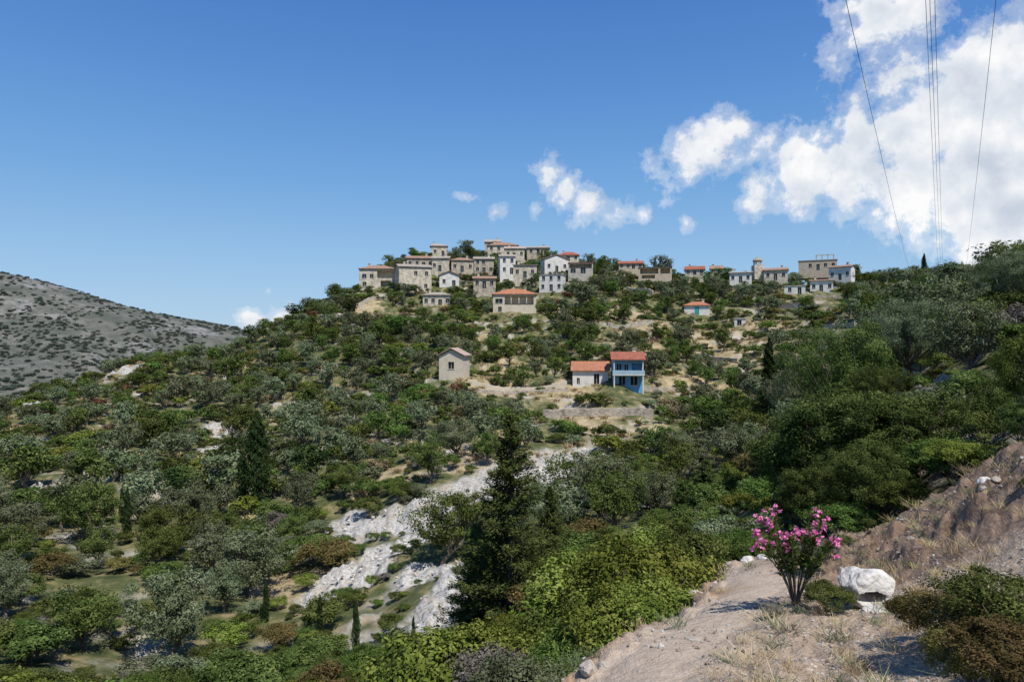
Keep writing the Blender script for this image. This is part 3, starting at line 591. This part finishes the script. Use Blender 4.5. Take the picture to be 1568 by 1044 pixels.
for px,py,top,w in ((1012,425,386,1),(715,392,364,1),(905,408,384,.9),(514,468,430,1),(635,398,381,1),(940,412,392,1),(1310,412,400,1),(1350,430,410,1.2),(1060,408,404,1),(835,392,378,.8),(1395,430,412,1.2),(1470,420,400,1.2),(1500,425,402,1.2),(985,470,440,1),(1100,490,468,1),(1120,495,470,1),(890,470,425,1.2),(905,500,465,1.3),(870,520,490,1.3),(610,520,478,1.4),(480,510,480,1.2),(625,455,432,1.1),(760,452,432,1),(720,462,440,1.2),(700,500,470,1.3),(915,450,420,1.1),(940,455,425,1.2),(960,440,412,1),(1035,450,425,1.2),(1085,440,412,1.1),(1110,420,406,1.2),(1150,460,432,1.2),(1215,430,414,1),(1320,440,415,1.3),(1300,460,432,1.2),(1180,480,450,1.2),(600,412,402,1),(720,395,376,1),(850,388,380,.8),(925,405,388,.8),(660,455,440,.8),(800,446,430,.8),(580,530,490,1.3),(560,510,475,1.2),(640,515,480,1.3),(540,560,520,1.3),(600,570,525,1.2),(725,432,418,.9),(758,425,408,.7),(612,450,430,1),(565,455,435,1.1),(820,440,415,.8),(868,430,412,.8),(700,455,436,1),(875,455,430,1.2),(730,480,458,1.2),(845,480,452,1.2),(1075,455,430,1.3),(1235,475,450,1.3),(1140,445,428,1),(1020,480,450,1.3),(960,475,448,1.2),(1090,470,445,1),(650,490,468,1.2)):
    x,y=sight(px,py,120,255)
    hero('village_tree',random.choice(LIB['maqTF']+LIB['greenTF']+LIB['olF']+LIB['maqTF']),5,px,y,top,w)
cnt=0
def scat(ncand,r0,r1,kind):
    global cnt
    r=np.sqrt(RNG.uniform(r0*r0,r1*r1,ncand)); t=RNG.uniform(math.radians(-43),math.radians(43),ncand)
    x=r*np.sin(t); y=r*np.cos(t); z=H(x,y); rk=mask(ROCK,x,y); so=mask(SOIL,x,y); cl=fbm(x/9,y/9,3,200)+.5; sp=fbm(x/25,y/25,3,201)+.5; rnd=RNG.random(ncand)
    rk2=np.maximum(mask(ROCK,x,y+2.2),mask(ROCK,x*1.04,y+4.5))
    zone=(x>-8)*(r>105)
    for i in range(ncand):
        if rk[i]>.3: continue
        xi,yi=float(x[i]),float(y[i]); d=float(r[i]); LOD='F' if d>75 else 'M'
        if kind=='tree':
            if so[i]>.4 and rnd[i]>.25: continue
            if rk2[i]>.3: continue
            hgt=random.uniform(3.0,6.0)*(.85 if xi<-60 else 1)
            if d<40: hgt*=.8
            if tooclose(xi,yi,hgt*.8) or blocked(xi,yi,z[i],hgt,hgt*.6): continue
            k='ol'+LOD; w_=random.random()
            if sp[i]>.55 and w_<.45: k='greenTF' if LOD=='F' else 'maqTM'
            elif w_<.32: k='maqT'+LOD
            elif w_<.40: k='darkT'+LOD
            put(k,xi,yi,hgt,P_olive,'tree',random.uniform(.85,1.15),z=z[i]); cnt+=1
        else:
            if so[i]>.45 and rnd[i]>.28: continue
            if zone[i] and cl[i]>.53 and rnd[i]>.35: continue
            if cl[i]>.66 and rnd[i]>.4: continue
            hgt=random.uniform(.8,2.7)*(.8 if d<45 else 1)
            if rk2[i]>.3: hgt*=.45
            if tooclose(xi,yi,hgt*.8) or blocked(xi,yi,z[i],hgt,hgt*.7): continue
            w=random.random()
            ks=['sh','sh','green','oliveS','oak','lime','sh','oak'] if sp[i]<.5 else ['lime','green','oliveS','sh','brown','green','sh','oak']
            k=random.choice(ks)+LOD
            if w<.04: k='dryF' if LOD=='F' else 'greyM'
            elif w<.06 and LOD=='F': k='redF'
            put(k,xi,yi,hgt,P_maq,'shrub',random.uniform(1.0,1.45),z=z[i]); cnt+=1
scat(3600,36,275,'tree')
scat(26000,23,265,'shrub')
k=4600; y=RNG.uniform(1450,2750,k); x=y*RNG.uniform(U(-60),U(430),k); z=H(x,y); cm=fbm(x/160,y/160,4,400)+.5
for i in range(k):
    if cm[i]<.46 and random.random()<.8: continue
    s=random.uniform(2.0,5.6); me=random.choice(LIB['farF']); obj('scrub',me,(x[i],y[i],z[i]-2),(0,0,random.uniform(0,6)),(s*1.3,s*1.3,s*.8),P_far)
def near_scat(n_,r0,r1,t0,t1,hr,keys):
    r=np.sqrt(RNG.uniform(r0*r0,r1*r1,n_)); t=RNG.uniform(math.radians(t0),math.radians(t1),n_); x=r*np.sin(t); y=r*np.cos(t); z=H(x,y); e=np.interp(y,edge_y,edge_x)
    rk=mask(ROCK,x,y)
    for i in range(n_):
        if x[i]>e[i]-.8 and r[i]<19: continue
        if rk[i]>.3: continue
        h=random.uniform(*hr)
        if (z[i]+h)/y[i]>V(830) and r[i]<26 and x[i]<6: h=max(.5,V(850)*y[i]-z[i])
        if h>hr[1] or tooclose(x[i],y[i],h*1.0): continue
        put(random.choice(keys),float(x[i]),float(y[i]),h,P_maq,'shrub',random.uniform(1.0,1.35),z=z[i])
near_scat(1600,7.5,32,-42,20,(.8,1.9),['limeN','greenN','maqN','maqN','greenN','oliveN','limeN','maqN','greyN'])
near_scat(400,17,34,5,42,(1.0,2.0),['limeN','greenN','maqN','maqN','oliveN'])
def bush(name,key,px,d,top,wf=1.0):
    x,y=U(px)*d,d; z=h1(x,y); h=max(.25,V(top)*d-z); return put(key,x,y,h,None,name,wf,z=z)
for px,d,top,k,w in ((990,15,812,'limeN',1),(930,16,830,'limeN',1),(1040,16.5,845,'limeN',.9),(1000,13,880,'limeN',.9),(940,12,895,'limeN',1),(905,12.5,925,'limeN',1),(870,11,965,'greenN',.9),(1060,20,800,'maqN',1),(1120,21,800,'greenN',1),(1170,20,800,'greenN',1),(820,13,930,'greenN',1),(760,11,965,'greyN',.8),(760,12,940,'limeN',1),(700,12,925,'limeN',1),(800,9.5,995,'oliveN',.9)):
    bush('lime_green_bush',k,px,d,top,w)
bush('low_bush','maqN',1263,9.2,888,1.4); bush('heather_bush','brownN',1475,6.4,888,1.2); bush('heather_bush','maqN',1560,5.9,860,1.2); bush('heather_bush','brownN',1425,7.2,905,1.2); bush('heather_bush','oliveN',1520,6.6,900,1.2)
bush('heather_bush','brownN',1480,5.2,965,1.4); bush('heather_bush','brownN',1550,4.9,940,1.4)
bush('dry_grey_bush','greyN',1248,12.5,812,.9); bush('scrub_bush','maqN',1578,11,750,1.0); bush('dry_grey_bush','greyN',1180,9.0,938,1.0); bush('scrub_bush','maqN',1330,14.8,815,1.1); bush('scrub_bush','maqN',1290,15,815,1.0); bush('scrub_bush','maqN',1400,15.5,765,1)
def oleander(seed):
    r=np.random.default_rng(seed); m=MB(); cc=[];ax=[];fc=[]
    for k in range(30):
        a=r.uniform(0,6.28); sp_=r.uniform(.08,.66); hh=r.uniform(.8,1.5)*(1-.25*sp_)
        e=np.array([math.cos(a)*sp_,math.sin(a)*sp_,hh]); mid=e*np.array([.4,.4,.55]); pts_=[(0,0,-.1),tuple(mid*.5),tuple(mid),tuple((mid+e)/2+np.array([0,0,.03])),tuple(e)]
        v,q=tube(pts_,[.012,.010,.008,.006,.003],4); m.add(v,q,1,.5); P_=np.array(pts_)
        for j in range(75):
            s=r.uniform(.42,1)*4; i=min(int(s),3); p=P_[i]+(P_[i+1]-P_[i])*(s-i); dr=r.normal(size=3); dr[2]=abs(dr[2])*.8+.4; dr/=np.linalg.norm(dr); cc.append(p+dr*.05); ax.append(dr)
        if r.random()<.85 :
            for c_ in range(int(r.integers(3,6))):
                f0=e+r.normal(size=3)*np.array([.06,.06,.05])
                for j in range(8): fc.append(f0+r.normal(size=3)*.016)
    cc=np.array(cc);ax=np.array(ax); v,q=leaves(r,cc,np.cross(ax,r.normal(size=ax.shape)),.12,.19,ax); m.add(v,q,0,np.repeat(r.random(len(cc)),4))
    fc=np.array(fc); v,q=leaves(r,fc,r.normal(size=fc.shape)+np.array([0,-.4,.6]),.05,.9); m.add(v,q,2,np.repeat(r.random(len(fc)),4))
    return m.mesh('oleander_mesh',[L_green,bk,L_pink])
x,y=U(1218)*9.6,9.6; z=h1(x,y); s=(V(772)*9.6-z)/1.5; obj('oleander_bush',oleander(5),(x,y,z),(0,0,.5),(s,s,s))
# rocks
def rockmat(name,c,dk):
    m,nt=mat(name); tc=N(nt,'ShaderNodeTexCoord'); a=noise(nt,tc.outputs['Object'],3.5,7,.65); finish(nt,ramp(nt,a,[(.3,dk),(.5,c),(.75,tuple(min(.8,k*1.1) for k in c))]),.9,a,.7,.08); return m
RW=rockmat('white_limestone',(.62,.60,.56),(.34,.31,.27)); RB=rockmat('brown_stone',(.36,.28,.21),(.2,.14,.1)); RT=rockmat('tan_stone',(.48,.42,.35),(.28,.23,.18))
import bmesh
def rock(seed,sub,m,sq=(1,.8,.7),cave=False,amp=.35):
    bm=bmesh.new(); bmesh.ops.create_icosphere(bm,subdivisions=sub,radius=.5); r=np.random.default_rng(seed)
    pl=r.normal(size=(11,3)); pl/=np.linalg.norm(pl,axis=1,keepdims=True); of=r.uniform(.30,.46,11)
    for v in bm.verts:
        p=np.array(v.co)
        for a,b in zip(pl,of):
            k=p@a
            if k>b: p=p-a*(k-b)*.9
        p*=1+amp*.35*float(fbm(np.array([p[0]*5+p[2]*3+seed]),np.array([p[1]*5-p[2]*4]),4,5)[0])*2
        if cave:
            dx_=(p[0]-.10)/.20; dz_=(p[2]+.06)/.13; dd=dx_*dx_+dz_*dz_
            if dd<1 and p[1]<0: p[1]+=.75*(1-dd)**.4*min(1,-p[1]*5)
        v.co=Vector(p*np.array(sq))
    me=bpy.data.meshes.new('rock'); bm.to_mesh(me); bm.free(); me.materials.append(m); return me
x,y=U(1325)*9.6,9.6; obj('white_boulder',rock(3,5,RW,(1,.9,.85),True),(x,y,h1(x,y)+.24),(0,0,-.5),(.82,.82,.76))
x,y=U(1335)*9.1,9.1; obj('white_rock',rock(5,4,RW,(1,.7,.5)),(x,y,h1(x,y)+.05),(0,0,.4),(.42,.4,.3))
for px,d,s in ((1145,15.6,.45),(1120,15.9,.3),(1168,15.2,.28),(1310,12.6,.25),(1508,12.2,.32),(1525,11.9,.2),(900,7.9,.3),(925,8.0,.22),(1085,13.2,.3),(1290,12.8,.2),(1395,12.6,.16),(1065,12.4,.3),(1180,14.6,.2)):
    x,y=U(px)*d,d; obj('limestone_rock',rock(int(px),3,RW if px in(1145,1508,1168) else RT,(1,.8,.6)),(x,y,h1(x,y)+.02*s),(0,0,px),(s,s,s))
G=empty('gravel'); rl=[rock(50+i,1,RW,(1,.8,.6)) for i in range(3)]+[rock(60+i,1,RB,(1,.8,.6)) for i in range(3)]+[rock(70+i,1,RT,(1,.8,.6)) for i in range(3)]
k=7000; y=RNG.uniform(5,17,k); x=RNG.uniform(0,1,k); e=np.interp(y,edge_y,edge_x); x=e-.7+x*(y*.8+.8-e); z=H(x,y); dn=fbm(x*.9,y*.9,3,300)+.5
for i in range(k):
    u_=x[i]-e[i]; onpath=.15<u_<1.8
    thr=.66 if onpath else (.36 if 1.5<u_<4.2 and y[i]<10.5 else .46)
    if dn[i]<thr: continue
    s=min(.16,.018+RNG.exponential(.017)); obj('pebble',random.choice(rl),(x[i],y[i],z[i]+s*.12),(random.uniform(0,6),random.uniform(-.4,.4),random.uniform(0,6)),(s,s,s),G)
G2=empty('scree_rocks')
for cx,cy,r_ in ROCK[:17]:
    for j in range(9):
        a=random.uniform(0,6.28); q_=r_*math.sqrt(random.random()); xx,yy=cx+q_*math.cos(a),cy+q_*math.sin(a); s=random.uniform(.15,.5)
        obj('rock',random.choice(rl[:3]+rl[6:]),(xx,yy,h1(xx,yy)+.15),(random.uniform(0,6),0,random.uniform(0,6)),(s,s,s),G2)
tf=[tuft(i,'grass_tuft',L_straw) for i in range(3)]; tn=[tuft(10+i,'grass_tuft_near',L_straw,60,.2,.16,.007) for i in range(3)]+[tuft(20,'weed_near',L_olive,70,.18,.18,.012)]
k=3800; r=np.sqrt(RNG.uniform(70**2,200**2,k)); t=RNG.uniform(-.7,.72,k); x=r*np.sin(t); y=r*np.cos(t); z=H(x,y); cl=fbm(x/9,y/9,3,200)+.5
so=mask(SOIL,x,y)
for i in range(k):
    if cl[i]<.5 and so[i]<.4: continue
    s=random.uniform(.7,1.4); obj('tuft',random.choice(tf),(x[i],y[i],z[i]),(0,0,random.uniform(0,6)),(s*1.4,s*1.4,s),P_grass)
k=420; y=RNG.uniform(5.5,16,k); x=RNG.uniform(0,1,k); e=np.interp(y,edge_y,edge_x); x=e-.8+x*(y*.8+1-e); z=H(x,y)
for i in range(k):
    if .1<x[i]-e[i]<1.9 and random.random()<.95: continue
    s=random.uniform(.4,1.0); obj('tuft',random.choice(tn),(x[i],y[i],z[i]),(0,0,random.uniform(0,6)),(s,s,s),P_grass)
# ---------------------------------------------------------------- power lines
wm_,nt=mat('cable_mat'); finish(nt,(.08,.08,.085),.6)
def cable(a,b,sag):
    cu=bpy.data.curves.new('power_line','CURVE'); cu.dimensions='3D'; cu.bevel_depth=.014; cu.materials.append(wm_); sp_=cu.splines.new('POLY'); n_=60; sp_.points.add(n_)
    A=Vector((U(a[0])*a[2],a[2],V(a[1])*a[2])); B=Vector((U(b[0])*b[2],b[2],V(b[1])*b[2]))
    for i in range(n_+1):
        t=i/n_; p=A.lerp(B,t); p.z-=sag*4*t*(1-t); sp_.points[i].co=(*p,1)
    obj('power_line',cu)
cable((1412,-120,30),(1437,418,200),1); cable((1419,-120,30),(1441,418,200),1); cable((1428,-120,30),(1444,418,201),1)
cable((1268,-120,26),(1396,425,190),1); cable((1538,-120,30),(1478,418,200),1)
for px,d_ in ((1440,200),(1396,190),(1478,200)):
    x,y=U(px)*d_,d_; z=h1(x,y); v,q=tube([(0,0,-1),(0,0,V(418)*d_-z+.3)],[.16,.11],8); E=empty('utility_pole',(x,y,z)); obj('pole',quadmesh('pole',v,q,[bk]),parent=E); part(E,'crossarm',[(-.9,.9,-.24,-.13,V(418)*d_-z-.3,V(418)*d_-z-.15)],Wd)
# ---------------------------------------------------------------- sky
sun_el,sun_az=61,146
w=bpy.data.worlds.new('World'); S.world=w; w.use_nodes=True; nt=w.node_tree; nt.nodes.clear()
w.cycles.sampling_method='MANUAL'; w.cycles.sample_map_resolution=256
sky=N(nt,'ShaderNodeTexSky'); sky.sky_type='NISHITA'; sky.sun_disc=False; sky.sun_elevation=math.radians(sun_el); sky.sun_rotation=math.radians(sun_az); sky.air_density=1.0; sky.dust_density=.3; sky.ozone_density=2.0
tc=N(nt,'ShaderNodeTexCoord'); dv=tc.outputs['Generated']
sx=N(nt,'ShaderNodeSeparateXYZ'); nt.links.new(dv,sx.inputs[0])
K_=10.0
def sc_(*c): return tuple(x*K_ for x in c)
grad=ramp(nt,sx.outputs[2],[(0,sc_(.42,.62,.84)),(.10,sc_(.31,.54,.82)),(.22,sc_(.17,.40,.76)),(.34,sc_(.10,.285,.68)),(.46,sc_(.060,.205,.58)),(1,sc_(.035,.13,.45))])
skyc=mixc(nt,.85,sky.outputs[0],grad)
BL=[(1500,190,120,2),(1560,100,85,2),(1500,95,50,1.6),(1400,215,75,1.7),(1300,250,75,1.8),(1400,290,85,1.8),(1500,300,110,1.8),(1568,300,130,1.6),(1240,262,50,1.6),(1340,45,55,1.3),(1375,105,48,1.2),(1400,25,45,1.1),(1310,65,35,1.0),(1308,188,28,1.3),(1620,200,180,2),
 (1105,222,42,1.15),(1050,248,42,1.0),(1130,205,30,1.05),(1000,260,28,.8),(1180,228,28,.8),(1168,293,34,1.15),(1210,215,18,.7),(845,268,26,.8),(875,296,28,.85),(910,314,30,.85),(948,326,30,.9),(982,332,18,.75),(715,298,14,.72),(822,318,18,.65),(768,326,13,.6),(1020,315,16,.62),(1048,342,13,.62),(430,482,28,1.3),(395,490,20,1.2),(1330,328,38,1.3),(1530,350,50,1.2)]
m_=None
wn=N(nt,'ShaderNodeTexNoise'); wn.inputs['Scale'].default_value=9; wn.inputs['Detail'].default_value=4; nt.links.new(dv,wn.inputs['Vector'])
vs=N(nt,'ShaderNodeVectorMath'); vs.operation='SUBTRACT'; nt.links.new(wn.outputs['Color'],vs.inputs[0]); vs.inputs[1].default_value=(.5,.5,.5)
vm=N(nt,'ShaderNodeVectorMath'); vm.operation='MULTIPLY_ADD'; nt.links.new(vs.outputs[0],vm.inputs[0]); vm.inputs[1].default_value=(.05,.05,.05); nt.links.new(dv,vm.inputs[2])
for px,py,r_,wt in BL:
    c=Vector((U(px),1,V(py))).normalized(); dn_=N(nt,'ShaderNodeVectorMath'); dn_.operation='DISTANCE'; nt.links.new(vm.outputs[0],dn_.inputs[0]); dn_.inputs[1].default_value=c
    rad_=r_/F*c.y*1.45
    mr=math_(nt,'MULTIPLY_ADD',dn_.outputs['Value'],-wt/rad_,wt)
    m_=mr if m_ is None else math_(nt,'SMOOTH_MAX',m_,mr,.15)
m_=math_(nt,'MAXIMUM',m_,-.6)
fb=noise(nt,dv,18,9,.64)
den=math_(nt,'MULTIPLY_ADD',math_(nt,'SUBTRACT',fb,.5),3.4,m_)
al=ramp(nt,den,[(.18,(0,0,0)),(.55,(.33,.33,.33)),(1.0,(1,1,1))],'EASE')
vo=N(nt,'ShaderNodeVectorMath'); vo.operation='ADD'; vo.inputs[1].default_value=(.008,0,.022); nt.links.new(dv,vo.inputs[0]); fa=noise(nt,dv,8,6,.55); fb2=noise(nt,vo.outputs[0],8,6,.55)
rel=math_(nt,'MULTIPLY_ADD',math_(nt,'SUBTRACT',fa,fb2),3.6,.60,True)
cc=ramp(nt,rel,[(0,sc_(.58,.64,.74)),(.5,sc_(.78,.82,.88)),(.9,sc_(.98,.98,.98))])
skym=mixc(nt,al,skyc,cc)
bg=N(nt,'ShaderNodeBackground'); bg.inputs[1].default_value=.1; wo=N(nt,'ShaderNodeOutputWorld'); nt.links.new(skym,bg.inputs[0]); nt.links.new(bg.outputs[0],wo.inputs[0])
sl=bpy.data.lights.new('sun','SUN'); sl.energy=5.0; sl.angle=math.radians(.5); sl.color=(1,.955,.88); so_=bpy.data.objects.new('sun',sl); C.objects.link(so_)
az=math.radians(sun_az); el=math.radians(sun_el); dv_=Vector((math.sin(az)*math.cos(el),math.cos(az)*math.cos(el),math.sin(el)))
so_.rotation_euler=dv_.to_track_quat('Z','Y').to_euler(); so_.location=(0,0,80)
cam=bpy.data.cameras.new('camera'); cam.sensor_width=36; cam.lens=36*F/1568; cam.clip_start=.1; cam.clip_end=12000; co=bpy.data.objects.new('camera',cam); co.rotation_euler=(math.pi/2,0,0); C.objects.link(co); S.camera=co
print('objects',len(bpy.data.objects),'scatter',cnt)
